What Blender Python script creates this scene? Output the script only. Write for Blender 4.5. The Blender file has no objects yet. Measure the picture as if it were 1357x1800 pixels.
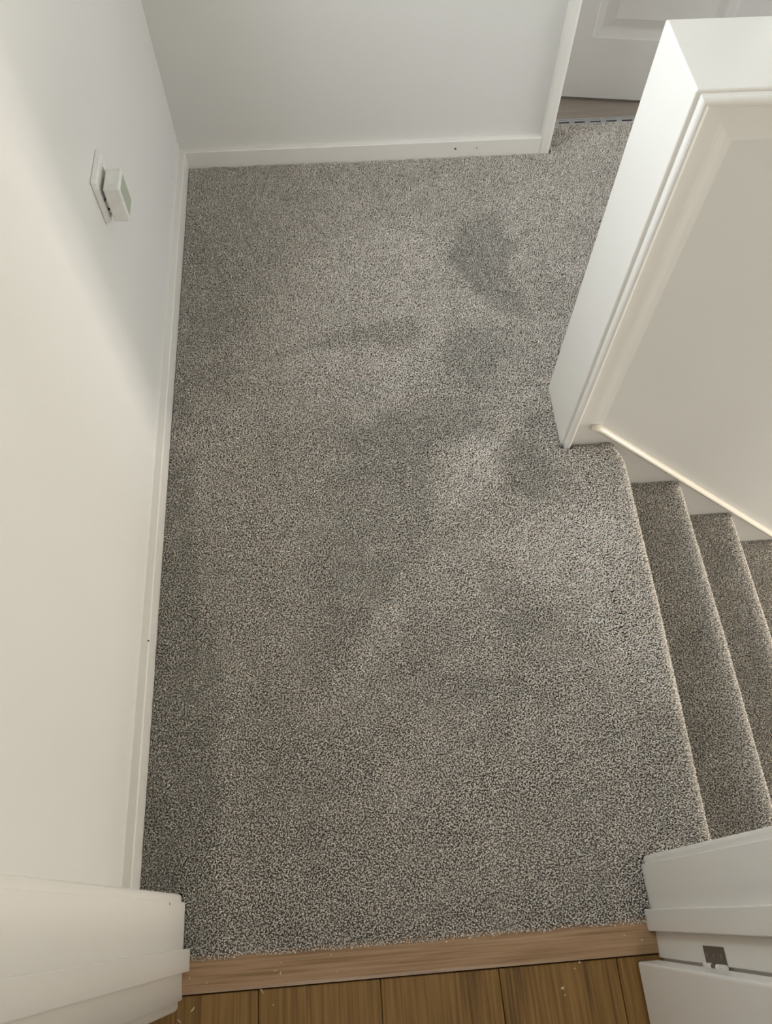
import bpy, bmesh, math, random
import numpy as np
from mathutils import Vector, Matrix

random.seed(4)
rng = np.random.default_rng(7)
SC = bpy.context.scene
COL = SC.collection

# ------------------------------------------------------------------ camera
cam_d = bpy.data.cameras.new('camera')
cam_d.sensor_fit = 'VERTICAL'
cam_d.sensor_height = 24.0
cam_d.sensor_width = 24.0
cam_d.lens = 24.0 * 1340.994 / 1800.0
cam_d.clip_start = 0.01
cam = bpy.data.objects.new('camera', cam_d)
COL.objects.link(cam)
right = Vector((0.997125, -0.075244, 0.008959))
up = Vector((0.062227, 0.880563, 0.469827))
fwd = Vector((0.04324, 0.467918, -0.882713))
M4 = Matrix((right, up, -fwd)).transposed().to_4x4()
M4.translation = Vector((0.3888, -0.1334, 1.35))
cam.matrix_world = M4
SC.camera = cam

# ------------------------------------------------------------------ world, light, exposure
SC.view_settings.view_transform = 'Standard'
SC.view_settings.look = 'None'
SC.view_settings.gamma = 1.0
SC.view_settings.use_curve_mapping = False
SC.view_settings.exposure = 0.2
w = bpy.data.worlds.new('world')
SC.world = w
w.use_nodes = True
w.node_tree.nodes['Background'].inputs[0].default_value = (0.8, 0.87, 1.0, 1)
w.node_tree.nodes['Background'].inputs[1].default_value = 0.6


def area_light(name, loc, direction, sx, sy, power, color):
    d = bpy.data.lights.new(name, 'AREA')
    d.shape = 'RECTANGLE'
    d.size = sx
    d.size_y = sy
    d.energy = power
    d.color = color
    o = bpy.data.objects.new(name, d)
    o.location = loc
    o.rotation_euler = Vector(direction).to_track_quat('-Z', 'Y').to_euler()
    COL.objects.link(o)
    return o


# stair and far room daylight; the other lamps are unseen fills added for brightness
area_light('stair_window_daylight', (4.54, 0.33, 0.4), (-1, 0, 0), 0.64, 1.9, 95, (1.0, 0.93, 0.83))
area_light('added_landing_light', (-0.14, 0.93, 1.2), (1, 0, 0), 0.66, 0.56, 19, (0.86, 0.94, 1.0))  # added lamp, brightens the end of the half wall
area_light('added_corridor_light', (2.44, 1.27, 0.42), (-1, 0, 0), 0.58, 0.6, 13, (0.95, 0.97, 1.0))  # added lamp, lifts the dark far part of the left wall
area_light('added_stair_side_light', (2.35, -0.24, -0.25), (0, 1, 0), 0.86, 1.2, 5.2, (1.0, 0.94, 0.86))  # added lamp, brightens the lower panel, treads and nosings
area_light('added_front_room_light', (0.4, -2.06, 1.4), (0, 1, 0), 1.1, 0.9, 11, (1.0, 0.95, 0.88))  # added lamp with no window behind it, brightens jambs and door
area_light('far_room_window_daylight', (1.9, 3.1, 1.5), (0, -1, 0), 0.9, 0.9, 34, (0.9, 0.95, 1.0))


# ------------------------------------------------------------------ materials
def nt(name):
    m = bpy.data.materials.new(name)
    m.use_nodes = True
    n = m.node_tree.nodes
    return m, n, m.node_tree.links, n['Principled BSDF']


def paint(name, col, rough, bump=0.02, scale=900, mottled=0.03):
    m, n, l, b = nt(name)
    tc = n.new('ShaderNodeTexCoord')
    no = n.new('ShaderNodeTexNoise')
    no.inputs['Scale'].default_value = 2.2
    no.inputs['Detail'].default_value = 3
    l.new(tc.outputs['Object'], no.inputs['Vector'])
    mx = n.new('ShaderNodeMix')
    mx.data_type = 'RGBA'
    mx.inputs[6].default_value = tuple(c * (1 - mottled) for c in col) + (1,)
    mx.inputs[7].default_value = tuple(min(1, c * (1 + mottled)) for c in col) + (1,)
    l.new(no.outputs['Fac'], mx.inputs[0])
    l.new(mx.outputs[2], b.inputs['Base Color'])
    b.inputs['Roughness'].default_value = rough
    n2 = n.new('ShaderNodeTexNoise')
    n2.inputs['Scale'].default_value = scale
    l.new(tc.outputs['Object'], n2.inputs['Vector'])
    bp = n.new('ShaderNodeBump')
    bp.inputs['Strength'].default_value = bump
    bp.inputs['Distance'].default_value = 0.001
    l.new(n2.outputs['Fac'], bp.inputs['Height'])
    l.new(bp.outputs['Normal'], b.inputs['Normal'])
    return m


def plain(name, col, rough=0.5, metal=0.0):
    m, n, l, b = nt(name)
    tc = n.new('ShaderNodeTexCoord')
    no = n.new('ShaderNodeTexNoise')
    no.inputs['Scale'].default_value = 60
    l.new(tc.outputs['Object'], no.inputs['Vector'])
    mx = n.new('ShaderNodeMix')
    mx.data_type = 'RGBA'
    mx.inputs[6].default_value = tuple(c * 0.9 for c in col) + (1,)
    mx.inputs[7].default_value = tuple(min(1, c * 1.1) for c in col) + (1,)
    l.new(no.outputs['Fac'], mx.inputs[0])
    l.new(mx.outputs[2], b.inputs['Base Color'])
    b.inputs['Roughness'].default_value = rough
    b.inputs['Metallic'].default_value = metal
    return m


def wood(name, dark, mid, light, along, rough=0.42, fig=1.0):
    """Oak: long thin pores and cathedral figure running along one axis, shifted per board."""
    m, n, l, b = nt(name)
    tc = n.new('ShaderNodeTexCoord')
    oi = n.new('ShaderNodeObjectInfo')
    mul = n.new('ShaderNodeMath')
    mul.operation = 'MULTIPLY'
    mul.inputs[1].default_value = 37.0
    l.new(oi.outputs['Random'], mul.inputs[0])
    mp = n.new('ShaderNodeMapping')
    l.new(tc.outputs['Object'], mp.inputs['Vector'])
    l.new(mul.outputs[0], mp.inputs['Location'])
    sc = [9.0, 9.0, 9.0]
    sc['xyz'.index(along)] = 1.3
    mp.inputs['Scale'].default_value = sc
    warp = n.new('ShaderNodeTexNoise')
    warp.inputs['Scale'].default_value = 1.2
    warp.inputs['Detail'].default_value = 2
    l.new(mp.outputs[0], warp.inputs['Vector'])
    wv = n.new('ShaderNodeMath')
    wv.operation = 'MULTIPLY'
    wv.inputs[1].default_value = 14.0
    l.new(warp.outputs['Fac'], wv.inputs[0])
    sn = n.new('ShaderNodeMath')
    sn.operation = 'SINE'
    l.new(wv.outputs[0], sn.inputs[0])
    mp2 = n.new('ShaderNodeMapping')
    l.new(tc.outputs['Object'], mp2.inputs['Vector'])
    l.new(mul.outputs[0], mp2.inputs['Location'])
    sc2 = [260.0, 260.0, 260.0]
    sc2['xyz'.index(along)] = 7.0
    mp2.inputs['Scale'].default_value = sc2
    fine = n.new('ShaderNodeTexNoise')
    fine.inputs['Scale'].default_value = 1.0
    fine.inputs['Detail'].default_value = 4
    l.new(mp2.outputs[0], fine.inputs['Vector'])
    a1 = n.new('ShaderNodeMath')
    a1.operation = 'MULTIPLY_ADD'
    a1.inputs[1].default_value = 0.10 * fig
    a1.inputs[2].default_value = 0.0
    l.new(sn.outputs[0], a1.inputs[0])
    a2 = n.new('ShaderNodeMath')
    a2.operation = 'ADD'
    l.new(a1.outputs[0], a2.inputs[0])
    l.new(fine.outputs['Fac'], a2.inputs[1])
    rp = n.new('ShaderNodeValToRGB')
    e = rp.color_ramp.elements
    e[0].position = 0.3
    e[0].color = dark + (1,)
    e[1].position = 0.72
    e[1].color = light + (1,)
    k = e.new(0.5)
    k.color = mid + (1,)
    l.new(a2.outputs[0], rp.inputs[0])
    l.new(rp.outputs[0], b.inputs['Base Color'])
    b.inputs['Roughness'].default_value = rough
    bp = n.new('ShaderNodeBump')
    bp.inputs['Strength'].default_value = 0.15
    bp.inputs['Distance'].default_value = 0.0006
    l.new(fine.outputs['Fac'], bp.inputs['Height'])
    l.new(bp.outputs['Normal'], b.inputs['Normal'])
    return m


M_WALL = paint('wall_emulsion', (0.72, 0.71, 0.675), 0.62, 0.08, 420)
M_TRIM = paint('satin_white_woodwork', (0.79, 0.765, 0.715), 0.28, 0.03, 260)
M_BEAD = paint('cream_caulked_bead', (0.80, 0.74, 0.64), 0.3, 0.05, 300)
M_CEIL = paint('ceiling_white', (0.82, 0.82, 0.80), 0.8)
M_DOOR = paint('door_white', (0.70, 0.68, 0.65), 0.35, 0.03, 300)
M_PLASTIC = plain('white_plastic', (0.76, 0.75, 0.71), 0.3)
M_GREEN = plain('pale_green_face', (0.40, 0.44, 0.34), 0.45)
M_DARK = plain('dark_gap', (0.035, 0.033, 0.03), 0.8)
M_STEEL = plain('dull_steel', (0.20, 0.18, 0.155), 0.4, 0.6)
M_ALU = plain('brushed_aluminium', (0.42, 0.42, 0.42), 0.4, 0.35)
M_CHIP = plain('nail_mark', (0.12, 0.10, 0.08), 0.7)
M_SHAVING = plain('wood_shaving', (0.55, 0.46, 0.31), 0.7)
M_SCREW = plain('screw_head', (0.29, 0.27, 0.24), 0.4, 0.5)
M_PLANK = wood('brown_oak_laminate', (0.105, 0.050, 0.010), (0.20, 0.105, 0.025), (0.275, 0.155, 0.043), 'y')
M_PLANK2 = wood('pale_laminate', (0.29, 0.245, 0.205), (0.33, 0.28, 0.235), (0.37, 0.315, 0.27), 'x')
M_STRIP = wood('oak_threshold', (0.24, 0.138, 0.066), (0.345, 0.212, 0.112), (0.42, 0.275, 0.158), 'x', 0.35, 0.6)


def carpet_material(name, use_attr):
    m, n, l, b = nt(name)
    b.inputs['Roughness'].default_value = 0.95
    b.inputs['Specular IOR Level'].default_value = 0.1
    b.inputs['Sheen Weight'].default_value = 0.25
    b.inputs['Sheen Roughness'].default_value = 0.5
    if use_attr:
        at = n.new('ShaderNodeAttribute')
        at.attribute_name = 'yarn'
        l.new(at.outputs['Color'], b.inputs['Base Color'])
    else:
        tc = n.new('ShaderNodeTexCoord')
        no = n.new('ShaderNodeTexNoise')
        no.inputs['Scale'].default_value = 350
        l.new(tc.outputs['Object'], no.inputs['Vector'])
        mx = n.new('ShaderNodeMix')
        mx.data_type = 'RGBA'
        mx.inputs[6].default_value = (0.27, 0.25, 0.22, 1)
        mx.inputs[7].default_value = (0.36, 0.335, 0.30, 1)
        l.new(no.outputs['Fac'], mx.inputs[0])
        l.new(mx.outputs[2], b.inputs['Base Color'])
    return m


M_BACK = carpet_material('carpet_backing', False)
M_PILE = carpet_material('carpet_yarn', True)

gm, gn, gl, gb = nt('window_glass')
tr = gn.new('ShaderNodeBsdfTransparent')
gs = gn.new('ShaderNodeBsdfGlossy')
gs.inputs['Roughness'].default_value = 0.02
ms = gn.new('ShaderNodeMixShader')
ms.inputs[0].default_value = 0.08
gl.new(tr.outputs[0], ms.inputs[1])
gl.new(gs.outputs[0], ms.inputs[2])
gl.new(ms.outputs[0], gn['Material Output'].inputs[0])
M_GLASS = gm


# ------------------------------------------------------------------ builders
def link(name, me, mat, parent=None):
    o = bpy.data.objects.new(name, me)
    me.materials.clear()
    me.materials.append(mat)
    COL.objects.link(o)
    if parent is not None:
        o.parent = parent
    return o


def mesh(name, verts, faces, mat, parent=None, smooth=False):
    me = bpy.data.meshes.new(name)
    me.from_pydata([tuple(v) for v in verts], [], faces)
    bm = bmesh.new()
    bm.from_mesh(me)
    bmesh.ops.recalc_face_normals(bm, faces=bm.faces)
    bm.to_mesh(me)
    bm.free()
    if smooth:
        for p in me.polygons:
            p.use_smooth = True
    return link(name, me, mat, parent)


def box(name, lo, hi, mat, parent=None, bevel=0.0, seg=2):
    bm = bmesh.new()
    bmesh.ops.create_cube(bm, size=1.0)
    for v in bm.verts:
        for i in range(3):
            v.co[i] = lo[i] if v.co[i] < 0 else hi[i]
    if bevel:
        bmesh.ops.bevel(bm, geom=list(bm.edges), offset=bevel, segments=seg, profile=0.5, affect='EDGES')
    me = bpy.data.meshes.new(name)
    bm.to_mesh(me)
    bm.free()
    return link(name, me, mat, parent)


def boxes(name, list_of, mat, parent=None):
    """One solid made of several touching boxes (a wall round an opening)."""
    v, f = [], []
    for lo, hi in list_of:
        k = len(v)
        for z in (lo[2], hi[2]):
            v += [(lo[0], lo[1], z), (hi[0], lo[1], z), (hi[0], hi[1], z), (lo[0], hi[1], z)]
        f += [(k, k + 3, k + 2, k + 1), (k + 4, k + 5, k + 6, k + 7)]
        f += [(k + i, k + (i + 1) % 4, k + 4 + (i + 1) % 4, k + 4 + i) for i in range(4)]
    return mesh(name, v, f, mat, parent)


def sweep(name, prof, sections, mat, parent=None, smooth=False):
    """Loft a closed profile (list of 2D points) through section functions 2D -> 3D."""
    n = len(prof)
    v = []
    for s in sections:
        v += [s(*p) for p in prof]
    f = []
    for j in range(len(sections) - 1):
        a = j * n
        for i in range(n):
            k = (i + 1) % n
            f.append((a + i, a + k, a + n + k, a + n + i))
    f.append(tuple(range(n)))
    f.append(tuple(range((len(sections) - 1) * n, len(sections) * n)))
    return mesh(name, v, f, mat, parent, smooth)


def empty(name, loc=(0, 0, 0)):
    o = bpy.data.objects.new(name, None)
    o.location = loc
    o.empty_display_size = 0.05
    COL.objects.link(o)
    return o


def tag(o, label, cat, group=None):
    o['label'] = label
    o['category'] = cat
    if group:
        o['group'] = group
    return o


def struct(o):
    o['kind'] = 'structure'
    return o


def chip(parent, loc, r, axis):
    """A small dark nail hole or knock in paintwork."""
    bm = bmesh.new()
    bmesh.ops.create_uvsphere(bm, u_segments=7, v_segments=4, radius=r)
    for v in bm.verts:
        v.co['xyz'.index(axis)] *= 0.25
        v.co += Vector(loc)
    me = bpy.data.meshes.new('nail_mark')
    bm.to_mesh(me)
    bm.free()
    return link('nail_mark', me, M_CHIP, parent)


# ------------------------------------------------------------------ sizes of the place
D = 1.655          # far wall
YN0, YN1 = -0.22, -0.09   # near wall, both faces
XL, XR = 0.0875, 0.8175   # faces of the near door lining
HX, HY0, HY1, HH = 0.8345, 0.719, 0.868, 0.779   # half wall
YS = 0.7174         # face of the stair string
RISE, GO = 0.187, 0.203
ZLOW = -2.62
ZF = -0.008        # wood floor level
CEIL = 2.36

# ------------------------------------------------------------------ shell
ADDED_WIN_Y0, ADDED_WIN_Y1, ADDED_WIN_Z0, ADDED_WIN_Z1 = 0.58, 1.28, 0.9, 1.5
wl = struct(boxes('wall_left', [
    ((-0.12, YN0, -0.06), (0, ADDED_WIN_Y0, CEIL)), ((-0.12, ADDED_WIN_Y1, -0.06), (0, D + 0.12, CEIL)),
    ((-0.12, ADDED_WIN_Y0, -0.06), (0, ADDED_WIN_Y1, ADDED_WIN_Z0)), ((-0.12, ADDED_WIN_Y0, ADDED_WIN_Z1), (0, ADDED_WIN_Y1, CEIL))], M_WALL))
DX0, DX1 = 0.977, 1.535   # far doorway
struct(boxes('wall_far', [
    ((0, D, -0.06), (DX0 - 0.006, D + 0.115, CEIL)), ((DX1 + 0.006, D, -0.06), (2.3, D + 0.115, CEIL)),
    ((DX0 - 0.006, D, 2.006), (DX1 + 0.006, D + 0.115, CEIL))], M_WALL))
struct(boxes('wall_near', [
    ((-1.0, YN0, -0.06), (XL - 0.026, YN1, CEIL)), ((XR + 0.026, YN0, ZLOW), (1.9, YN1, CEIL)), ((2.8, YN0, ZLOW), (4.5, YN1, CEIL)),
    ((1.9, YN0, ZLOW), (2.8, YN1, -0.9)), ((1.9, YN0, 0.42), (2.8, YN1, CEIL)),
    ((XL - 0.026, YN0, 2.03), (XR + 0.026, YN1, CEIL))], M_WALL))
SW = (0.0, 0.66, -0.6, 1.4)   # stair window y0,y1,z0,z1
struct(boxes('wall_right', [
    ((4.42, YN1, ZLOW), (4.52, SW[0], CEIL)), ((4.42, SW[1], ZLOW), (4.52, HY1, CEIL)),
    ((4.42, SW[0], ZLOW), (4.52, SW[1], SW[2])), ((4.42, SW[0], SW[3]), (4.52, SW[1], CEIL)),
    ((2.3, HY1, -0.06), (2.4, 0.95, CEIL)), ((2.3, 1.58, -0.06), (2.4, D + 0.115, CEIL)),
    ((2.3, 0.95, -0.06), (2.4, 1.58, 0.08)), ((2.3, 0.95, 0.76), (2.4, 1.58, CEIL)), ((2.3, HY0, HH), (4.42, HY1, CEIL))], M_WALL))
struct(box('ceiling', (-1.1, -2.3, CEIL), (4.52, 3.3, CEIL + 0.1), M_CEIL))

# room behind the camera
struct(boxes('wall_front_room', [
    ((-1.1, -2.2, -0.06), (-1.0, YN1, CEIL)), ((1.9, -2.2, -0.06), (2.0, YN0, CEIL)),
    ((-1.1, -2.3, -0.06), (2.0, -2.2, CEIL))], M_WALL))
# room past the far door
struct(boxes('wall_far_room', [
    ((0.5, D + 0.115, -0.06), (0.6, 3.2, CEIL)), ((2.6, D + 0.115, -0.06), (2.7, 3.2, CEIL)),
    ((0.5, 3.2, -0.06), (2.7, 3.3, CEIL))], M_WALL))


def window(name, axis, plane, a0, a1, z0, z1):
    """Casement set in a wall opening: frame bars, mullion, sill and two panes."""
    root = struct(empty(name))

    def bx(nm, p0, p1, q0, q1, r0, r1, mat, bev=0.003):
        box(nm, (p0, q0, r0), (p1, q1, r1), mat, root, bev)
    p0, p1 = plane, plane + 0.05
    t = 0.045
    bx('frame_rail', p0, p1, a0, a1, z0, z0 + t, M_TRIM)
    bx('frame_rail', p0, p1, a0, a1, z1 - t, z1, M_TRIM)
    bx('frame_stile', p0, p1, a0, a0 + t, z0 + t, z1 - t, M_TRIM)
    bx('frame_stile', p0, p1, a1 - t, a1, z0 + t, z1 - t, M_TRIM)
    mid = (a0 + a1) / 2
    bx('mullion', p0, p1, mid - 0.02, mid + 0.02, z0 + t, z1 - t, M_TRIM)
    bx('pane', p0 + 0.022, p0 + 0.026, a0 + t, mid - 0.02, z0 + t, z1 - t, M_GLASS, 0)
    bx('pane', p0 + 0.022, p0 + 0.026, mid + 0.02, a1 - t, z0 + t, z1 - t, M_GLASS, 0)
    return root


window('added_window_1', 'x', -0.11, ADDED_WIN_Y0, ADDED_WIN_Y1, ADDED_WIN_Z0, ADDED_WIN_Z1)  # unseen window added to house the landing fill lamp
window('added_window_3', 'x', 2.34, 0.95, 1.58, 0.08, 0.76)  # unseen low window added for the corridor fill lamp
w5 = struct(empty('added_window_4'))  # unseen near wall window added for the stair side fill lamp
for lo, hi in (((1.9, -0.2, -0.9), (2.8, -0.15, -0.855)), ((1.9, -0.2, 0.375), (2.8, -0.15, 0.42)),
               ((1.9, -0.2, -0.855), (1.945, -0.15, 0.375)), ((2.755, -0.2, -0.855), (2.8, -0.15, 0.375))):
    box('frame_rail', lo, hi, M_TRIM, w5, 0.003)
box('pane', (1.945, -0.178, -0.855), (2.755, -0.174, 0.375), M_GLASS, w5)
window('window_2', 'x', 4.46, SW[0], SW[1], SW[2], SW[3])

# ------------------------------------------------------------------ skirting
SK = 0.046
SKP = [(0, -0.02), (0.015, -0.02), (0.015, SK - 0.002), (0.0143, SK - 0.0006), (0.0128, SK), (0.0, SK)]
bl = struct(sweep('baseboard_left', SKP, [
    lambda u, z: (u, YN1, z), lambda u, z: (u, D - u, z)], M_TRIM))
AX0 = 0.945
bf = struct(sweep('baseboard_far', SKP, [
    lambda u, z: (u, D - u, z), lambda u, z: (AX0, D - u, z)], M_TRIM))
struct(sweep('baseboard_right', SKP, [
    lambda u, z: (DX1 + 0.04, D - u, z), lambda u, z: (2.3, D - u, z)], M_TRIM))
chip(bl, (0.0125, 0.33, 0.0455), 0.0026, 'z')
for y, z in ((1.585, 0.0455), (1.37, 0.0455), (1.21, 0.0455), (1.462, 0.0455)):
    chip(bl, (0.004, y, z), 0.0016, 'z')
chip(bf, (0.718, D - 0.0152, 0.024), 0.0035, 'y')
chip(bf, (0.775, D - 0.0152, 0.024), 0.002, 'y')
for y, z in ((1.5, 0.085), (1.44, 0.07), (1.41, 0.072), (1.646, 0.075), (1.648, 0.11)):
    chip(wl, (0.0, y, z), 0.0018, 'x')

# ------------------------------------------------------------------ near door frame
fr = struct(empty('trim_1', (0, YN0, 0)))
fr.location = (0, 0, 0)


def frame_side(face, s):
    """face: x of the lining face; s: +1 when the opening lies at larger x."""
    def X(d):
        return face + s * d
    zb = ZF
    def bx(nm, x0, x1, y0, y1, z0, z1, bev):
        return box(nm, (min(x0, x1), y0, z0), (max(x0, x1), y1, z1), M_TRIM, fr, bev)
    lin = bx('lining', X(-0.025), X(0), YN0, YN1 + 0.001, zb, 2.0, 0.0012)
    bx('door_stop', X(0), X(0.0105), -0.183, -0.1525, zb, 1.99, 0.0015)
    # landing side architrave, rounded inner edge set back from the lining
    wdt = 0.058
    prof = [(0, 0), (0, 0.008), (0.0012, 0.0112), (0.004, 0.0135), (0.008, 0.014), (wdt, 0.012), (wdt, 0)]
    sweep('architrave', prof, [
        lambda u, d: (X(-0.006 - u), YN1 + d, zb), lambda u, d: (X(-0.006 - u), YN1 + d, 2.05)], M_TRIM, fr)
    sweep('architrave', prof, [
        lambda u, d: (X(-0.006 - u), YN0 - d, zb), lambda u, d: (X(-0.006 - u), YN0 - d, 2.05)], M_TRIM, fr)
    return lin


lin_l = frame_side(XL, 1)
lin_r = frame_side(XR, -1)
box('lining', (XL, YN0, 1.99), (XR, YN1, 2.015), M_TRIM, fr, 0.001)
box('door_stop', (XL + 0.0105, -0.183, 1.975), (XR - 0.0105, -0.1525, 1.99), M_TRIM, fr, 0.001)
box('architrave', (XL - 0.064, YN1 + 0.0005, 2.0205), (XR + 0.064, YN1 + 0.013, 2.078), M_TRIM, fr, 0.003)
chip(lin_l, (XL, -0.0925, 0.10), 0.0022, 'x')

# ------------------------------------------------------------------ half wall beside the stairs
hw = struct(empty('wall_stairs'))
XE = 2.3
core = mesh('wall_body', *(lambda v: (v, [(0, 1, 2, 3), (4, 7, 6, 5), (0, 4, 5, 1), (1, 5, 6, 2), (2, 6, 7, 3), (3, 7, 4, 0)]))(
    [(HX + 0.02, HY0, ZLOW), (4.42, HY0, ZLOW), (4.42, HY0, HH - 0.02), (HX + 0.02, HY0, HH - 0.02),
     (HX + 0.02, HY1 - 0.004, ZLOW), (4.42, HY1 - 0.004, ZLOW), (4.42, HY1 - 0.004, HH - 0.02), (HX + 0.02, HY1 - 0.004, HH - 0.02)]),
    M_WALL, hw)
bm = bmesh.new()
loop = [(HX, -0.02), (HX, HH), (XE, HH), (XE, HH - 0.02), (HX + 0.02, HH - 0.02), (HX + 0.02, -0.02)]
va = [bm.verts.new((a_, HY0 - 0.0005, c_)) for a_, c_ in loop]
vb = [bm.verts.new((a_, HY1, c_)) for a_, c_ in loop]
for k in range(6):
    bm.faces.new((va[k], va[(k + 1) % 6], vb[(k + 1) % 6], vb[k]))
for st_ in (va, vb):
    bm.faces.new([st_[0], st_[1], st_[4], st_[5]])
    bm.faces.new([st_[1], st_[2], st_[3], st_[4]])
bmesh.ops.recalc_face_normals(bm, faces=bm.faces)
out_e = [e for e in bm.edges if all(v.co.x < HX + 0.001 or v.co.z > HH - 0.001 for v in e.verts) and e.calc_face_angle(0) > 0.5]
bmesh.ops.bevel(bm, geom=out_e, offset=0.003, segments=3, profile=0.5, affect='EDGES')
me = bpy.data.meshes.new('capped_casing')
bm.to_mesh(me)
bm.free()
link('capped_casing', me, M_TRIM, hw)

# bead-edged moulding running up the end and along under the capping
bead = [(0.007, 0.0)]
for i in range(9):
    a = math.pi - math.pi * i / 8
    bead.append((0.0135 + 0.0065 * math.cos(a), 0.006 + 0.0075 * max(0.0, math.sin(a))))
bead += [(0.021, 0.0016), (0.046, 0.0016), (0.053, 0.0013), (0.063, 0.0005), (0.071, 0.0001), (0.074, 0.0)]
sweep('upright_moulding', bead, [
    lambda u, d: (HX + u, HY0 - d, -0.02), lambda u, d: (HX + u, HY0 - d, HH - u + 0.003)], M_TRIM, hw)
sweep('top_moulding', bead, [
    lambda u, d: (HX + u, HY0 - d, HH - u + 0.003), lambda u, d: (XE, HY0 - d, HH - u + 0.003)], M_TRIM, hw)

# stair string with its raking bead
BX0, BZ0, BSL = 0.890, 0.063, -0.918


def zs(x):
    return BZ0 + BSL * (x - BX0)


XB = 3.55
mesh('stair_string', [
    (HX + 0.046, HY0 + 0.001, -0.3), (HX + 0.046, YS, -0.3), (HX + 0.046, YS, zs(BX0)), (HX + 0.046, HY0 + 0.001, zs(BX0)),
    (BX0, YS, zs(BX0)), (BX0, HY0 + 0.001, zs(BX0)), (XB, YS, zs(XB)), (XB, HY0 + 0.001, zs(XB)),
    (XB, YS, zs(XB) - 0.5), (XB, HY0 + 0.001, zs(XB) - 0.5), (BX0 + 0.1, YS, -0.45), (BX0 + 0.1, HY0 + 0.001, -0.45)],
    [(1, 2, 4, 6, 8, 10), (0, 11, 9, 7, 5, 3), (0, 1, 10, 11), (10, 8, 9, 11), (8, 6, 7, 9), (6, 4, 5, 7), (4, 2, 3, 5), (2, 1, 0, 3)],
    M_TRIM, hw)
bp_ = [(-0.004, 0.0)] + [(-0.004 + 0.0, 0.004)] + [(0.004 + 0.008 * math.sin(a) * 0.9, 0.004 + 0.006 * math.cos(a)) for a in
                                                  [math.radians(k) for k in (0, 25, 50, 75, 90)]] + [(0.0115, 0.0)]
nx_, nz_ = -BSL / math.hypot(1, BSL), 1 / math.hypot(1, BSL)
sweep('raking_bead', bp_, [
    lambda u, d: (BX0 - 0.006, HY0 + 0.0005 - d * 1.5, zs(BX0) - 0.004 + u),
    lambda u, d: (BX0 + 0.008 + u * 0.3, HY0 + 0.0005 - d * 1.5, zs(BX0) - 0.008 + u),
    lambda u, d: (BX0 + 0.02 + u * nx_, HY0 + 0.0005 - d * 1.5, zs(BX0 + 0.02) + u * nz_),
    lambda u, d: (XB + u * nx_, HY0 + 0.0005 - d * 1.5, zs(XB) + u * nz_)], M_BEAD, hw, True)

# ------------------------------------------------------------------ far door frame and door
fd = struct(empty('trim_2'))
ARP = [(0, 0), (0, 0.012), (0.003, 0.0148), (0.008, 0.015), (0.022, 0.015), (0.0265, 0.0135), (0.0285, 0.010), (0.0285, 0)]
sweep('architrave', ARP, [
    lambda u, d: (AX0 + u, D - d, -0.02), lambda u, d: (AX0 + u, D - d, 2.03)], M_TRIM, fd)
sweep('architrave', ARP, [
    lambda u, d: (DX1 + 0.032 - u, D - d, -0.02), lambda u, d: (DX1 + 0.032 - u, D - d, 2.03)], M_TRIM, fd)
box('architrave', (AX0 + 0.0286, D - 0.014, 2.0), (DX1 + 0.0034, D - 0.0005, 2.03), M_TRIM, fd, 0.002)
box('lining', (DX0 - 0.006, D - 0.0005, -0.02), (DX0, D + 0.1155, 2.006), M_TRIM, fd)
box('lining', (DX1, D - 0.0005, -0.02), (DX1 + 0.006, D + 0.1155, 2.006), M_TRIM, fd)
box('lining', (DX0, D - 0.0005, 2.0), (DX1, D + 0.1155, 2.006), M_TRIM, fd)

door2 = struct(empty('door_2', (1.528, 1.803, 0.002)))
door2.rotation_euler = (0, 0, math.radians(-8.6))
DW, DT, DH = 0.53, 0.036, 1.97
# leaf coordinates: x from -DW (free edge) to 0 (hinge), front face at y = 0
PX0, PX1 = -DW + 0.093, -0.093
PANELS = [(0.165, 0.80), (0.98, 1.84)]


def leaf_mesh():
    v, f = [], []

    def q(x0, z0, x1, z1, y):
        k = len(v)
        v.extend([(x0, y, z0), (x1, y, z0), (x1, y, z1), (x0, y, z1)])
        f.append((k, k + 1, k + 2, k + 3))
    q(-DW, 0, PX0, DH, 0)
    q(PX1, 0, 0, DH, 0)
    zz = [0] + [z for p in PANELS for z in p] + [DH]
    for i in range(0, len(zz), 2):
        q(PX0, zz[i], PX1, zz[i + 1], 0)
    q(-DW, 0, 0, DH, DT)
    k = len(v)
    v.extend([(-DW, 0, 0), (0, 0, 0), (0, DT, 0), (-DW, DT, 0), (-DW, 0, DH), (0, 0, DH), (0, DT, DH), (-DW, DT, DH)])
    f.extend([(k, k + 1, k + 2, k + 3), (k + 4, k + 5, k + 6, k + 7), (k, k + 3, k + 7, k + 4), (k + 1, k + 2, k + 6, k + 5)])
    return v, f


mesh('leaf', *leaf_mesh(), M_DOOR, door2)
for z0, z1 in PANELS:
    v, f = [], []
    for ins, dep in ((0, 0), (0.004, 0.006), (0.020, 0.0105), (0.026, 0.0105), (0.050, 0.003)):
        v += [(PX0 + ins, dep, z0 + ins), (PX1 - ins, dep, z0 + ins), (PX1 - ins, dep, z1 - ins), (PX0 + ins, dep, z1 - ins)]
    for r in range(4):
        for i in range(4):
            k = (i + 1) % 4
            f.append((r * 4 + i, r * 4 + k, r * 4 + 4 + k, r * 4 + 4 + i))
    f.append((16, 17, 18, 19))
    mesh('raised_panel', v, f, M_DOOR, door2)
hd = box('handle', (-DW + 0.04, -0.045, 1.0), (-DW + 0.15, -0.033, 1.018), M_STEEL, door2, 0.004)
box('handle_rose', (-DW + 0.035, -0.034, 0.985), (-DW + 0.075, 0.0, 1.033), M_STEEL, hd, 0.006)

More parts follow.
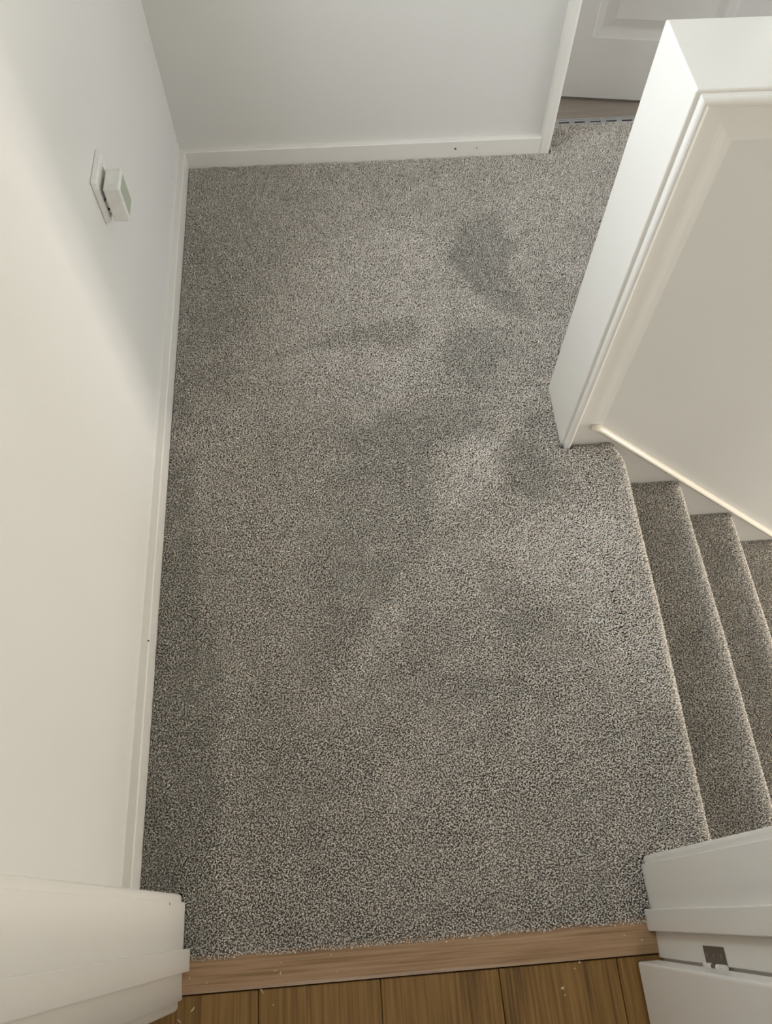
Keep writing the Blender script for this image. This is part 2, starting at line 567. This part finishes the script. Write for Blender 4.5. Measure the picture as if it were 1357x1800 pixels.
# ------------------------------------------------------------------ near door, open against the right jamb
door1 = struct(empty('door_1', (0, 0, 0)))
box('leaf', (0.780, YN0 - 0.002 - 0.70, ZF + 0.007), (0.815, YN0 - 0.002, 1.97), M_TRIM, door1, 0.004, 3)
hz0, hz1 = 0.186, 0.255
hg = box('hinge', (XR - 0.0006, -0.2195, hz0), (XR + 0.0003 - 0.001, -0.198, hz1), M_STEEL, door1)
hg.data.name = 'hinge_leaf'


def cyl(name, p, r, axis, length, mat, parent, seg=12):
    bm = bmesh.new()
    bmesh.ops.create_cone(bm, cap_ends=True, segments=seg, radius1=r, radius2=r, depth=length)
    if axis == 'x':
        bmesh.ops.rotate(bm, verts=bm.verts, matrix=Matrix.Rotation(math.pi / 2, 3, 'Y'))
    for v in bm.verts:
        v.co += Vector(p)
    me = bpy.data.meshes.new(name)
    bm.to_mesh(me)
    bm.free()
    return link(name, me, mat, parent)


for k in range(5):
    zc = hz0 + (k + 0.5) * (hz1 - hz0) / 5
    cyl('knuckle', (XR - 0.003, -0.2205, zc), 0.0035, 'z', (hz1 - hz0) / 5 - 0.0012, M_TRIM if k != 2 else M_STEEL, hg)
for zc in (0.197, 0.220, 0.244):
    cyl('screw', (XR - 0.001, -0.2085, zc), 0.0028, 'x', 0.0014, M_SCREW, hg)

# ------------------------------------------------------------------ wooden floors, every board an object
floor = struct(empty('floor'))
seams = [-1.0, -0.72, -0.535, -0.352, -0.168, 0.0165, 0.2015, 0.386, 0.568, 0.751, 0.935, 1.118, 1.302, 1.486, 1.67, 1.9]
for i in range(len(seams) - 1):
    x0, x1 = seams[i] + 0.0005, seams[i + 1] - 0.0005
    o = box('plank', (0, 0, -0.012), (x1 - x0, 1.985, 0), M_PLANK, floor, 0.0012, 1)
    o.location = (x0, -2.2, ZF)
    if x1 < XL - 0.02 or x0 > XR:
        o.location.y = -2.2 - 0.003
floor2 = struct(empty('floor.001'))
for i in range(8):
    o = box('plank', (0, 0, -0.012), (2.0, 0.183, 0), M_PLANK2, floor2, 0.0008, 1)
    o.location = (0.6, D + 0.1255 + i * 0.184, ZF)
# slab and lower hall under everything
struct(boxes('floor_slab', [((-1.1, -2.3, -0.14), (0.9, 1.9, -0.062)), ((0.9, HY1, -0.14), (2.7, 3.3, -0.062)), ((0.9, -2.3, -0.14), (2.0, YN0, -0.062)),
                            ((0.7, YN1, ZLOW - 0.1), (4.52, HY1, ZLOW))], M_CEIL))

# oak threshold bar
tv = [(-0.2135, ZF), (-0.2135, -0.0055), (-0.209, -0.0035), (-0.197, -0.0012), (-0.183, -0.0008), (-0.170, -0.0018), (-0.163, -0.005), (-0.163, ZF)]
thr = sweep('threshold_strip', tv, [lambda a, z, x=x: (x, a, z) for x in (XL, XL + 0.011, XR - 0.011, XR)], M_STRIP)
# the bar is notched round the door stops
me = thr.data
for vtx in me.vertices:
    if (vtx.co.x < XL + 0.005 or vtx.co.x > XR - 0.005) and vtx.co.y > -0.19:
        vtx.co.y = -0.1835
tag(thr, 'narrow oak threshold strip between the grey carpet and the brown plank floor', 'threshold')

# slotted metal carpet bar in the far doorway
bar = tag(empty('carpet_bar', (DX0, 1.770, -0.004)), 'slotted aluminium carpet bar across the far doorway in front of the panelled door', 'carpet bar')
xs = [0.001]
px = 0.008
L = DX1 - DX0 - 0.001
ys = [-0.015, -0.0085, -0.0050, 0.0035, 0.0055, 0.012]
v, f = [], []
cells = []
step, slot = 0.0445, 0.030
cut = [0.0]
a = 0.0
nsl = int(L / step)
for k in range(nsl):
    cut += [k * step + 0.0005, k * step + slot]
cut = sorted(set(cut + [L]))
for j, y in enumerate(ys):
    for x in cut:
        v.append((x, y, 0.0035 - 0.0022 * abs(j - 2.5) / 2.5))
n = len(cut)
for j in range(len(ys) - 1):
    for i in range(n - 1):
        hole = any(abs(cut[i] - (k * step + 0.0005)) < 1e-6 for k in range(nsl)) and j in (1, 3)
        if not hole:
            f.append((j * n + i, j * n + i + 1, (j + 1) * n + i + 1, (j + 1) * n + i))
mesh('slotted_top', v, f, M_ALU, bar)
box('base_plate', (0, -0.015, -0.004), (L, 0.012, -0.0005), M_DARK, bar)

# ------------------------------------------------------------------ carpet
NAP_SHADE = [  # brush marks, with some light and shade painted in among them
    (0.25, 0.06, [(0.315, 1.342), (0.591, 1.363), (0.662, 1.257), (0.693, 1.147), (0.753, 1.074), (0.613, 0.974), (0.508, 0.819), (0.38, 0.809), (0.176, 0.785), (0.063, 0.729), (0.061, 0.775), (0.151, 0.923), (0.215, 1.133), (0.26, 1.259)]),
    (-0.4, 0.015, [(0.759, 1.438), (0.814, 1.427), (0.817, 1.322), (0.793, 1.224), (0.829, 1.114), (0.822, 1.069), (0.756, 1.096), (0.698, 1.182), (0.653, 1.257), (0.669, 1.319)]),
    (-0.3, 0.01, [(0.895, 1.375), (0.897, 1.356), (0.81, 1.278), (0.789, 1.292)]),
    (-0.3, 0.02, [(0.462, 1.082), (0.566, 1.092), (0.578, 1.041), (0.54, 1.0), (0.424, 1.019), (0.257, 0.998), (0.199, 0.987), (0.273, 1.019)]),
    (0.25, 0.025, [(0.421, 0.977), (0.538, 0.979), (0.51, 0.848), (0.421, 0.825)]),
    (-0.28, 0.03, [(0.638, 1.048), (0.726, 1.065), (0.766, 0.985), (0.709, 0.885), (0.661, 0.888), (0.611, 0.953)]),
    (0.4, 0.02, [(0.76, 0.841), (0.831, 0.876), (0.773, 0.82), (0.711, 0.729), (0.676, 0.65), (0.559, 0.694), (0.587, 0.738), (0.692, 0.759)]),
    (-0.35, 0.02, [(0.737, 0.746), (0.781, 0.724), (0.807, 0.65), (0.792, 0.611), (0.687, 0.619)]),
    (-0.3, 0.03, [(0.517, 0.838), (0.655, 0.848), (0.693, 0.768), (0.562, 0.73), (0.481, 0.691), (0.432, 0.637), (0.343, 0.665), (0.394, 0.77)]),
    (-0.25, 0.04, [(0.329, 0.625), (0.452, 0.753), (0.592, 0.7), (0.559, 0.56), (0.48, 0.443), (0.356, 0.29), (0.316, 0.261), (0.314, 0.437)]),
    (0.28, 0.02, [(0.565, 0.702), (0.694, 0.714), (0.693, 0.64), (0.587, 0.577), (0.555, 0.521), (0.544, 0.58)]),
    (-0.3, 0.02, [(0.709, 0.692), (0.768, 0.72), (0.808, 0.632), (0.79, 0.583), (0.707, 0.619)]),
    (0.5, 0.06, [(0.823, 0.57), (0.941, 0.582), (0.958, 0.33), (0.945, 0.152), (0.875, 0.22), (0.751, 0.362), (0.663, 0.495)]),  # light near the top nosing, put in as paler yarn
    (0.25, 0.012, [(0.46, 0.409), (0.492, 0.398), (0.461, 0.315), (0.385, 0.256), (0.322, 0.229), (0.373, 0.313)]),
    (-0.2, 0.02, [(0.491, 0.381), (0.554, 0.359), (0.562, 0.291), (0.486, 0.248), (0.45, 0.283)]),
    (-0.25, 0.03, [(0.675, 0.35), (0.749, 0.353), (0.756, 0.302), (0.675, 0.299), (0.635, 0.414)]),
    (-0.5, 0.014, [(-0.057, 0.81), (0.073, 0.736), (0.07, 0.594), (0.095, 0.392), (0.145, 0.273), (0.133, 0.167), (0.13, 0.013), (0.13, -0.214), (-0.005, -0.204), (0.003, 0.022), (-0.005, 0.332)]),  # shade along the left wall, put into the yarn tint
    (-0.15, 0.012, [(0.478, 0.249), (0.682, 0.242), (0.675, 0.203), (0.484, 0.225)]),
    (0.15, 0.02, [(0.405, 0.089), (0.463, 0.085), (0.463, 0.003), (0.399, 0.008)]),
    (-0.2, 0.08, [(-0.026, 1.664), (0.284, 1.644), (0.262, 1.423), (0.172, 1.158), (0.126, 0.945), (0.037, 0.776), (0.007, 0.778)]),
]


def poly_sd(P, V):
    """Signed distance (positive inside) of points P (n,2) from polygon V."""
    V = np.asarray(V)
    d = np.full(len(P), 1e9)
    ins = np.zeros(len(P), bool)
    j = len(V) - 1
    for i in range(len(V)):
        a, b = V[j], V[i]
        e = b - a
        w_ = P - a
        t = np.clip((w_ @ e) / (e @ e + 1e-12), 0, 1)
        d = np.minimum(d, np.hypot(*(w_ - t[:, None] * e).T))
        c = ((a[1] > P[:, 1]) != (b[1] > P[:, 1])) & (P[:, 0] < (b[0] - a[0]) * (P[:, 1] - a[1]) / (b[1] - a[1] + 1e-12) + a[0])
        ins ^= c
        j = i
    return np.where(ins, d, -d)


def vnoise(P, scale, seed):
    """Smooth value noise in 2D, -1..1."""
    g = np.random.default_rng(seed).uniform(-1, 1, (128, 128))
    q = P * scale + 40.0
    i = np.floor(q).astype(int)
    t = q - i
    t = t * t * (3 - 2 * t)
    i0, j0 = i[:, 0] % 128, i[:, 1] % 128
    i1, j1 = (i0 + 1) % 128, (j0 + 1) % 128
    return (g[i0, j0] * (1 - t[:, 0]) + g[i1, j0] * t[:, 0]) * (1 - t[:, 1]) + (g[i0, j1] * (1 - t[:, 0]) + g[i1, j1] * t[:, 0]) * t[:, 1]


def nap_shade(P):
    """Brush marks plus painted light and shade: + paler, - darker."""
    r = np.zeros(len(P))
    for a_, s_, poly in NAP_SHADE:
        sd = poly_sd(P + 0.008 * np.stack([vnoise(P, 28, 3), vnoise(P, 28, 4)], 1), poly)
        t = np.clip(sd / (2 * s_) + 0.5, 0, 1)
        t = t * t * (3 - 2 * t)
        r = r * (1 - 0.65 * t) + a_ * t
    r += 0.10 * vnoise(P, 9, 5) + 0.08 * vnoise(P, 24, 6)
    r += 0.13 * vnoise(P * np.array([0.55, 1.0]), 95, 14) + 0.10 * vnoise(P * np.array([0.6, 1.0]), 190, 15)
    r += 0.16 * np.exp(-((P[:, 0] - 0.55) / 0.32) ** 2 - ((P[:, 1] - 0.42) / 0.32) ** 2)   # soft light patch painted into the middle
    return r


def nose_x(y):
    x = 0.9545 + 0.014 * np.clip((y + 0.09) / 0.75, 0, 1) - 0.007 * np.clip((0.35 - y) / 0.4, 0, 1)
    return x - 0.013 * np.clip((y - 0.668) / 0.04, 0, 1) ** 1.5


def yarn_mesh(name, P, N, L_, lean, tint, parent, size=1.0, keep_out=()):
    """Tufts: short three-sided bulbs rooted at P, leaning with the brush marks."""
    n = len(P)
    ln = L_ * rng.uniform(0.8, 1.2, n)[:, None]
    jit = rng.normal(0, 0.29, (n, 3))
    ax = N + jit + lean
    ax /= np.linalg.norm(ax, axis=1)[:, None]
    ref = np.where(np.abs(ax[:, :1]) > 0.8, np.array([[0., 1, 0]]), np.array([[1., 0, 0]]))
    u_ = np.cross(ax, ref)
    u_ /= np.linalg.norm(u_, axis=1)[:, None]
    v_ = np.cross(ax, u_)
    th = rng.uniform(0, 2 * np.pi, n)
    r0 = (size * rng.uniform(0.8, 1.2, n))[:, None]
    out = np.empty((n, 5, 3), np.float32)
    for k in range(3):
        c, s_ = np.cos(th + k * 2.0944)[:, None], np.sin(th + k * 2.0944)[:, None]
        out[:, k] = P + ax * ln * 0.66 + (u_ * c + v_ * s_) * r0 * 1.15
    out[:, 3] = P + ax * ln
    out[:, 4] = P - N * 0.001
    # pile that meets woodwork is pressed back by it
    for (ax0, ay0, ax1, ay1) in keep_out:   # plan rectangles
        X_, Y_ = out[:, :, 0], out[:, :, 1]
        ins = (X_ > ax0) & (X_ < ax1) & (Y_ > ay0) & (Y_ < ay1)
        if not ins.any():
            continue
        d4 = np.stack([X_ - ax0, ax1 - X_, Y_ - ay0, ay1 - Y_])
        k_ = d4.argmin(0)
        out[:, :, 0] = np.where(ins & (k_ == 0), ax0, np.where(ins & (k_ == 1), ax1, X_))
        out[:, :, 1] = np.where(ins & (k_ == 2), ay0, np.where(ins & (k_ == 3), ay1, Y_))
    tri = np.array([[0, 1, 3], [1, 2, 3], [2, 0, 3], [1, 0, 4], [2, 1, 4], [0, 2, 4]])
    F = (np.arange(n)[:, None, None] * 5 + tri[None]).reshape(-1).astype(np.int32)
    me = bpy.data.meshes.new(name)
    me.vertices.add(n * 5)
    me.vertices.foreach_set('co', out.reshape(-1))
    nf = n * 6
    me.loops.add(nf * 3)
    me.loops.foreach_set('vertex_index', F)
    me.polygons.add(nf)
    me.polygons.foreach_set('loop_start', np.arange(nf, dtype=np.int32) * 3)
    me.polygons.foreach_set('loop_total', np.full(nf, 3, np.int32))
    at = me.attributes.new('yarn', 'FLOAT_COLOR', 'POINT')
    c = np.ones((n, 5, 4), np.float32)
    c[:, :, :3] = tint[:, None, :]
    at.data.foreach_set('color', c.reshape(-1))
    me.update(calc_edges=True)
    me.polygons.foreach_set('use_smooth', np.ones(nf, bool))
    o = link(name, me, M_PILE, parent)
    o['kind'] = 'stuff'
    return o


BASE = np.array([0.69, 0.633, 0.566])


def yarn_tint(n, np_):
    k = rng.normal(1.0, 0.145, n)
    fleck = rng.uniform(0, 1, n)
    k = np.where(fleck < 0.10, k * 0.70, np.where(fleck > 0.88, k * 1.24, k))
    k = np.clip(k, 0.35, 1.7) * (1 + 0.42 * np_)  # shading of the leaning pile is also painted into the yarn colour
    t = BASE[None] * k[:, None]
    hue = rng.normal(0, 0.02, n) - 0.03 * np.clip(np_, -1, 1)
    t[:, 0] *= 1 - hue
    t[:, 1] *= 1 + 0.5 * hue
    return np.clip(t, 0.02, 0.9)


def grid(x0, x1, y0, y1, sp):
    gx, gy = np.meshgrid(np.arange(x0, x1, sp), np.arange(y0, y1, sp * 0.9))
    gx[1::2] += sp / 2
    P = np.stack([gx.ravel(), gy.ravel()], 1)
    return P + rng.uniform(-0.45, 0.45, P.shape) * sp


SP = 0.0025
PH = 0.0066       # pile height
carpet = tag(empty('landing_carpet', (0.5, 0.7, -0.012)), 'grey flecked cut pile carpet covering the whole landing up to the oak strip', 'carpet')
carpet.location = (0, 0, 0)
ZB = -PH + 0.001
# woven backing, rolled over the top nosing
ny = 40
v, f = [], []
yy = np.linspace(YN1 + 0.001, YS - 0.001, ny)
prof_n = [(-0.08, 0.0)] + [(-0.018 + 0.018 * math.sin(a) - PH, -0.018 + 0.018 * math.cos(a)) for a in np.radians([0, 20, 40, 60, 80, 100, 125])] + [(-0.04, -0.045), (-0.04, -RISE + 0.012)]
for y in yy:
    xn = float(nose_x(np.array([y]))[0])
    for a_, b_ in prof_n:
        v.append((xn + a_, y, ZB + b_))
m_ = len(prof_n)
for j in range(ny - 1):
    for i in range(m_ - 1):
        f.append((j * m_ + i, j * m_ + i + 1, (j + 1) * m_ + i + 1, (j + 1) * m_ + i))
mesh('nosing_backing', v, f, M_BACK, carpet, True)
boxes('backing', [((0.015, YN1 + 0.014, ZB - 0.004), (0.80, D - 0.015, ZB)), ((0.80, YN1 + 0.014, ZB - 0.004), (0.87, HY0 - 0.02, ZB)),
                  ((0.80, HY0 - 0.02, ZB - 0.004), (HX - 0.001, HY1 + 0.001, ZB)), ((0.80, HY1 + 0.001, ZB - 0.004), (2.3, D - 0.015, ZB)), ((DX0 + 0.001, D - 0.015, ZB - 0.004), (DX1 - 0.001, 1.756, ZB)),
                  ((XL + 0.001, -0.150, ZB - 0.004), (XR - 0.001, YN1 + 0.014, ZB)), ((XL + 0.012, -0.168, ZB - 0.004), (XR - 0.012, -0.15, ZB))], M_BACK, carpet)

G_ = 0.0006
KEEP = [(-0.5, YN1 - 0.01, 0.015 + G_, 2.0), (-0.5, D - 0.015 - G_, DX0 + 0.0002, 2.0),
        (-0.5, YN0, XL + G_, YN1 + 0.0001), (-0.5, YN0, XL - 0.006 + G_, YN1 + 0.014 + G_),
        (XR - G_, YN0, 1.6, YN1 + 0.0001), (XR + 0.006 - G_, YN0, XR + 0.065 + G_, YN1 + 0.014 + G_), (XR, -0.3, 1.6, YN1 + G_),
        (-0.5, -0.2, XL + 0.0105 + G_, -0.1525 + G_), (XR - 0.0105 - G_, -0.2, 1.6, -0.1525 + G_),
        (HX - G_, HY0 - 0.0016, 5.0, HY1 + G_), (HX + 0.006, YS - G_, 5.0, HY1 + 1.5 * G_), (HX - 0.001, HY0 - 0.0145, HX + 0.026, HY0 + 0.03)]
P = grid(0.0, 1.32, -0.172, 1.757, SP)
x, y = P[:, 0], P[:, 1]
edge = 0.0012
ok = np.zeros(len(P), bool)
main = (x > 0.015 + edge) & (y > YN1 + 0.015) & (y < D - 0.015 - edge) & (x < nose_x(y) - 0.0352)
main &= ~((x > HX - edge) & (y > HY0 - 0.009) & (y < HY1 + edge))
main &= ~((x > HX - 0.2) & (y > HY1 + 0.1) & (x > 5))
corr = (x > HX) & (y > HY1 + edge) & (y < D - 0.015 - edge)
ok |= main | corr
wd_ = np.where(y > YN1, -0.006, 0.0)
dw = (x > XL + wd_ + edge) & (x < XR - wd_ - edge) & (y > -0.1695 + 0.002 * vnoise(P, 60, 8)) & (y <= YN1 + 0.015)
dw &= ~(((x < XL + 0.0105 + edge) | (x > XR - 0.0105 - edge)) & (y < -0.1525 + edge))
ok |= dw
# behind the frame edges: small triangles beside the architraves
ok |= (x > DX0 + edge) & (x < DX1) & (y >= D - 0.018) & (y < 1.7545)
ok &= ~((x > AX0 - edge) & (x < DX0 + edge) & (y > D - 0.016))
# seam where two widths of carpet meet behind the half wall corner
seam = (np.abs(y - (0.878 + 0.0035 * np.sin(x * 60))) < 0.0022) & (x > 0.775)
ok &= ~(seam & (rng.uniform(0, 1, len(P)) < 0.85))
P = P[ok]
npv = nap_shade(P)
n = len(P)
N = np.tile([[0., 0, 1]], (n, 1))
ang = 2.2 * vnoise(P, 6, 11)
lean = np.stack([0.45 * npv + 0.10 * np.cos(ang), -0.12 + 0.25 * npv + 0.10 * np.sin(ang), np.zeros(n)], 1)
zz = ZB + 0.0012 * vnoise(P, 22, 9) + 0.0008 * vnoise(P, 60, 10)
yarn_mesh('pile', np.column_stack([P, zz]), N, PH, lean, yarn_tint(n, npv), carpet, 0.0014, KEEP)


STEP_KEEP = [(-5, -1, 9, YN1 + 0.0008), (-5, YS - 0.0008, 9, 2), (XR + 0.006 - G_, YN0, XR + 0.065 + G_, YN1 + 0.014 + G_)]


def nosing_pile(name, xf, z0, y0, y1, parent, seed, radius=0.018):
    """Pile on the rolled front edge of a step: arc from the flat down to the riser."""
    total = radius * math.radians(125) + 0.01
    G = grid(0, total, y0, y1, SP)
    s_, yv = G[:, 0], G[:, 1]
    keep = (s_ > -0.0004) & (s_ < total) & (yv > y0 + 0.001) & (yv < y1 - 0.001)
    s_, yv = s_[keep], yv[keep]
    flat = 0.01
    a_ = np.clip((s_ - flat) / radius, 0, None)
    xn = xf(yv)
    px_ = xn - PH - radius + radius * np.sin(a_) + np.minimum(s_ - flat, 0)
    pz_ = z0 - radius + radius * np.cos(a_)
    Nn = np.stack([np.sin(a_), np.zeros_like(a_), np.cos(a_)], 1)
    Pn = np.stack([px_, yv, pz_], 1)
    q = 0.12 + 0.14 * vnoise(np.stack([px_, yv], 1), 14, seed) if seed != 21 else nap_shade(np.stack([px_, yv], 1)) + 0.05
    le = np.stack([0.15 * np.cos(a_), 0.1 * vnoise(Pn[:, :2], 30, seed + 1), -0.15 * np.sin(a_)], 1)
    return yarn_mesh(name, Pn, Nn, PH, le, yarn_tint(len(Pn), q), parent, 0.0014, STEP_KEEP)


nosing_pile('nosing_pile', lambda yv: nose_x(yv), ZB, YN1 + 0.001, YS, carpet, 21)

# ------------------------------------------------------------------ carpeted stairs
stairs = tag(empty('staircase', (0, 0, 0)), 'flight of grey carpeted stairs going down beside the white half wall', 'staircase')


def step_front(i):
    return lambda yv: 0.9615 + GO * i - 0.006 * np.clip((0.35 - yv) / 0.4, 0, 1) + 0.0 * yv


for i in range(1, 13):
    z = -RISE * i
    xf = step_front(i)
    xb = 0.9615 + GO * (i - 1) - 0.035
    v, f = [], []
    ys_ = np.linspace(YN1 + 0.001, YS - 0.001, 12)
    x1 = 0.9615 + GO * i
    pr = [(xb - x1, 0.0)] + prof_n[0:1] + prof_n[1:-1] + [(-0.04, -RISE + 0.012)]
    for y_ in ys_:
        xn = float(xf(np.array([y_]))[0])
        for a_, b_ in pr:
            v.append(((xb if a_ == pr[0][0] else xn + a_), y_, z + ZB + b_))
    m_ = len(pr)
    for j in range(len(ys_) - 1):
        for k in range(m_ - 1):
            f.append((j * m_ + k, j * m_ + k + 1, (j + 1) * m_ + k + 1, (j + 1) * m_ + k))
    st = mesh('step', v, f, M_BACK, stairs, True)
    if i <= 3:
        G = grid(xb + 0.02, x1 + 0.01, YN1, YS, SP)
        k_ = (G[:, 1] > YN1 + 0.001) & (G[:, 1] < YS - 0.001) & (G[:, 0] < xf(G[:, 1]) - 0.0345)
        G = G[k_]
        q = -0.12 + 0.16 * vnoise(G, 13, 30 + i) + 0.16 * vnoise(G, 30, 40 + i)
        t = np.clip((G[:, 0] - xb) / (x1 - xb), 0, 1)
        le = np.stack([0.25 * q, 0.2 * q, np.zeros(len(G))], 1)
        Nn = np.tile([[0., 0, 1]], (len(G), 1))
        yarn_mesh('pile', np.column_stack([G, np.full(len(G), z + ZB)]), Nn, PH, le, yarn_tint(len(G), q), st, 0.0014, STEP_KEEP)
        nosing_pile('nosing_pile', xf, z + ZB, YN1 + 0.001, YS, st, 50 + i)

# ------------------------------------------------------------------ socket and plug-in box on the left wall
sy0, sy1, sz0, sz1 = 0.941, 1.025, 0.427, 0.513
sock = tag(empty('wall_socket', (0, (sy0 + sy1) / 2, sz0)), 'white single wall socket plate on the left wall, behind the small plugged-in box', 'socket')
sock.location = (0, 0, 0)
bm = bmesh.new()
bmesh.ops.create_cube(bm, size=1.0)
for vv in bm.verts:
    ins = 0.004 if vv.co.x > 0 else 0.0
    vv.co = Vector((0.0095 if vv.co.x > 0 else 0.0002, (sy0 + ins) if vv.co.y < 0 else (sy1 - ins), (sz0 + ins) if vv.co.z < 0 else (sz1 - ins)))
bmesh.ops.bevel(bm, geom=list(bm.edges), offset=0.0018, segments=2, profile=0.5, affect='EDGES')
me = bpy.data.meshes.new('plate')
bm.to_mesh(me)
bm.free()
link('plate', me, M_PLASTIC, sock)
for yv in (sy0 + 0.011, sy1 - 0.011):
    cyl('fixing_screw', (0.0098, yv, (sz0 + sz1) / 2), 0.003, 'x', 0.0014, M_STEEL, sock)
box('rocker_switch', (0.009, sy1 - 0.028, sz1 - 0.034), (0.0122, sy1 - 0.016, sz1 - 0.014), M_PLASTIC, sock, 0.001)

ad = tag(empty('plug_in_box', (0, 0, 0)), 'small white plugged-in box with a pale green front, standing out from the wall socket', 'plug')
by0, by1, bz0, bz1, bx0, bx1 = 0.945, 0.997, 0.429, 0.496, 0.0145, 0.041
box('casing', (bx0, by0, bz0), (bx1, by1, bz1), M_PLASTIC, ad, 0.0028, 3)
box('front_face', (bx1 - 0.001, by0 + 0.0065, bz0 + 0.007), (bx1 + 0.0003, by1 - 0.0065, bz1 - 0.007), M_GREEN, ad, 0.0005, 1)
for yv, zv in ((by0 + 0.010, bz0 + 0.022), (by1 - 0.014, bz0 + 0.022), ((by0 + by1) / 2, bz1 - 0.016)):
    box('pin', (0.0095, yv - 0.003, zv - 0.002), (bx0 + 0.0005, yv + 0.003, zv + 0.002), M_DARK, ad)
box('plug_boss', (0.0095, by0 + 0.008, bz0 + 0.013), (bx0 + 0.0005, by1 - 0.008, bz1 - 0.028), M_PLASTIC, ad, 0.0008)

# ------------------------------------------------------------------ crumbs of sawdust and shavings
GRP_T, GRP_F = 'wood crumbs on the threshold strip', 'wood shavings on the plank floor'


def shaving(loc, ln, wd, rot, label, grp, curl=0.3):
    ln, wd = ln * 0.8, wd * 0.75
    v, f = [], []
    for i in range(5):
        t = i / 4 - 0.5
        wv_ = wd * (1 - 1.2 * t * t)
        for s_, zt in ((-0.5, 0), (0.5, 0), (0.5, 0.0007), (-0.5, 0.0007)):
            v.append((t * ln, s_ * wv_ + curl * ln * t * t, zt + 0.0002 * (i % 2)))
    for i in range(4):
        for k in range(4):
            q = (k + 1) % 4
            f.append((i * 4 + k, i * 4 + q, i * 4 + 4 + q, i * 4 + 4 + k))
    f += [(0, 1, 2, 3), (16, 17, 18, 19)]
    o = mesh('wood_shaving', v, f, M_SHAVING)
    o.location = loc
    o.rotation_euler = (0, 0, rot)
    tag(o, label, 'shaving', grp)
    return o


LF = 'tiny pale wood crumb lying loose on the brown plank floor'
LT = 'tiny pale wood crumb lying on the oak threshold strip'
for (px_, py_, ln, wd, r, lb) in (
        (0.207, -0.2170, 0.010, 0.0022, 2.2, 'curled splinter of pale wood on the planks against the oak strip'),
        (0.104, -0.233, 0.009, 0.003, 0.8, 'short fat pale shaving on the darker plank beside the left door frame'),
        (0.661, -0.248, 0.006, 0.0045, 0.4, 'broad pale wood chip, widest of the crumbs on the plank floor'),
        (0.663, -0.257, 0.003, 0.0025, 0.2, None), (0.693, -0.2165, 0.004, 0.003, 1.2, None), (0.684, -0.224, 0.003, 0.0025, 0.3, None),
        (0.224, -0.236, 0.003, 0.002, 1.0, None),
        (0.085, -0.246, 0.009, 0.002, 2.4, 'thin pale splinter on the planks in the shadow of the left door casing')):
    shaving((px_, py_, ZF), ln, wd, r, lb or LF, GRP_F)
for (px_, py_, ln, wd, r, lb) in (
        (0.794, -0.194, 0.006, 0.0028, 0.3, 'pale wood flake on the oak strip beside the hinged door jamb'),
        (0.099, -0.192, 0.004, 0.0022, 1.3, 'pale wood flake on the oak strip touching the left door stop'),
        (0.236, -0.196, 0.006, 0.003, 1.2, 'broadest pale flake on the oak strip, beside a long thin one'),
        (0.237, -0.182, 0.003, 0.0025, 0.2, None), (0.313, -0.178, 0.003, 0.0022, 0.6, None), (0.322, -0.2005, 0.003, 0.002, 2.0, None),
        (0.228, -0.192, 0.008, 0.0018, 0.1, 'long thin pale sliver lying along the grain of the oak strip'),
        (0.768, -0.186, 0.004, 0.002, 0.2, None), (0.125, -0.200, 0.004, 0.0015, 1.4, None)):
    shaving((px_, py_, -0.0012), ln, wd, r, lb or LT, GRP_T)
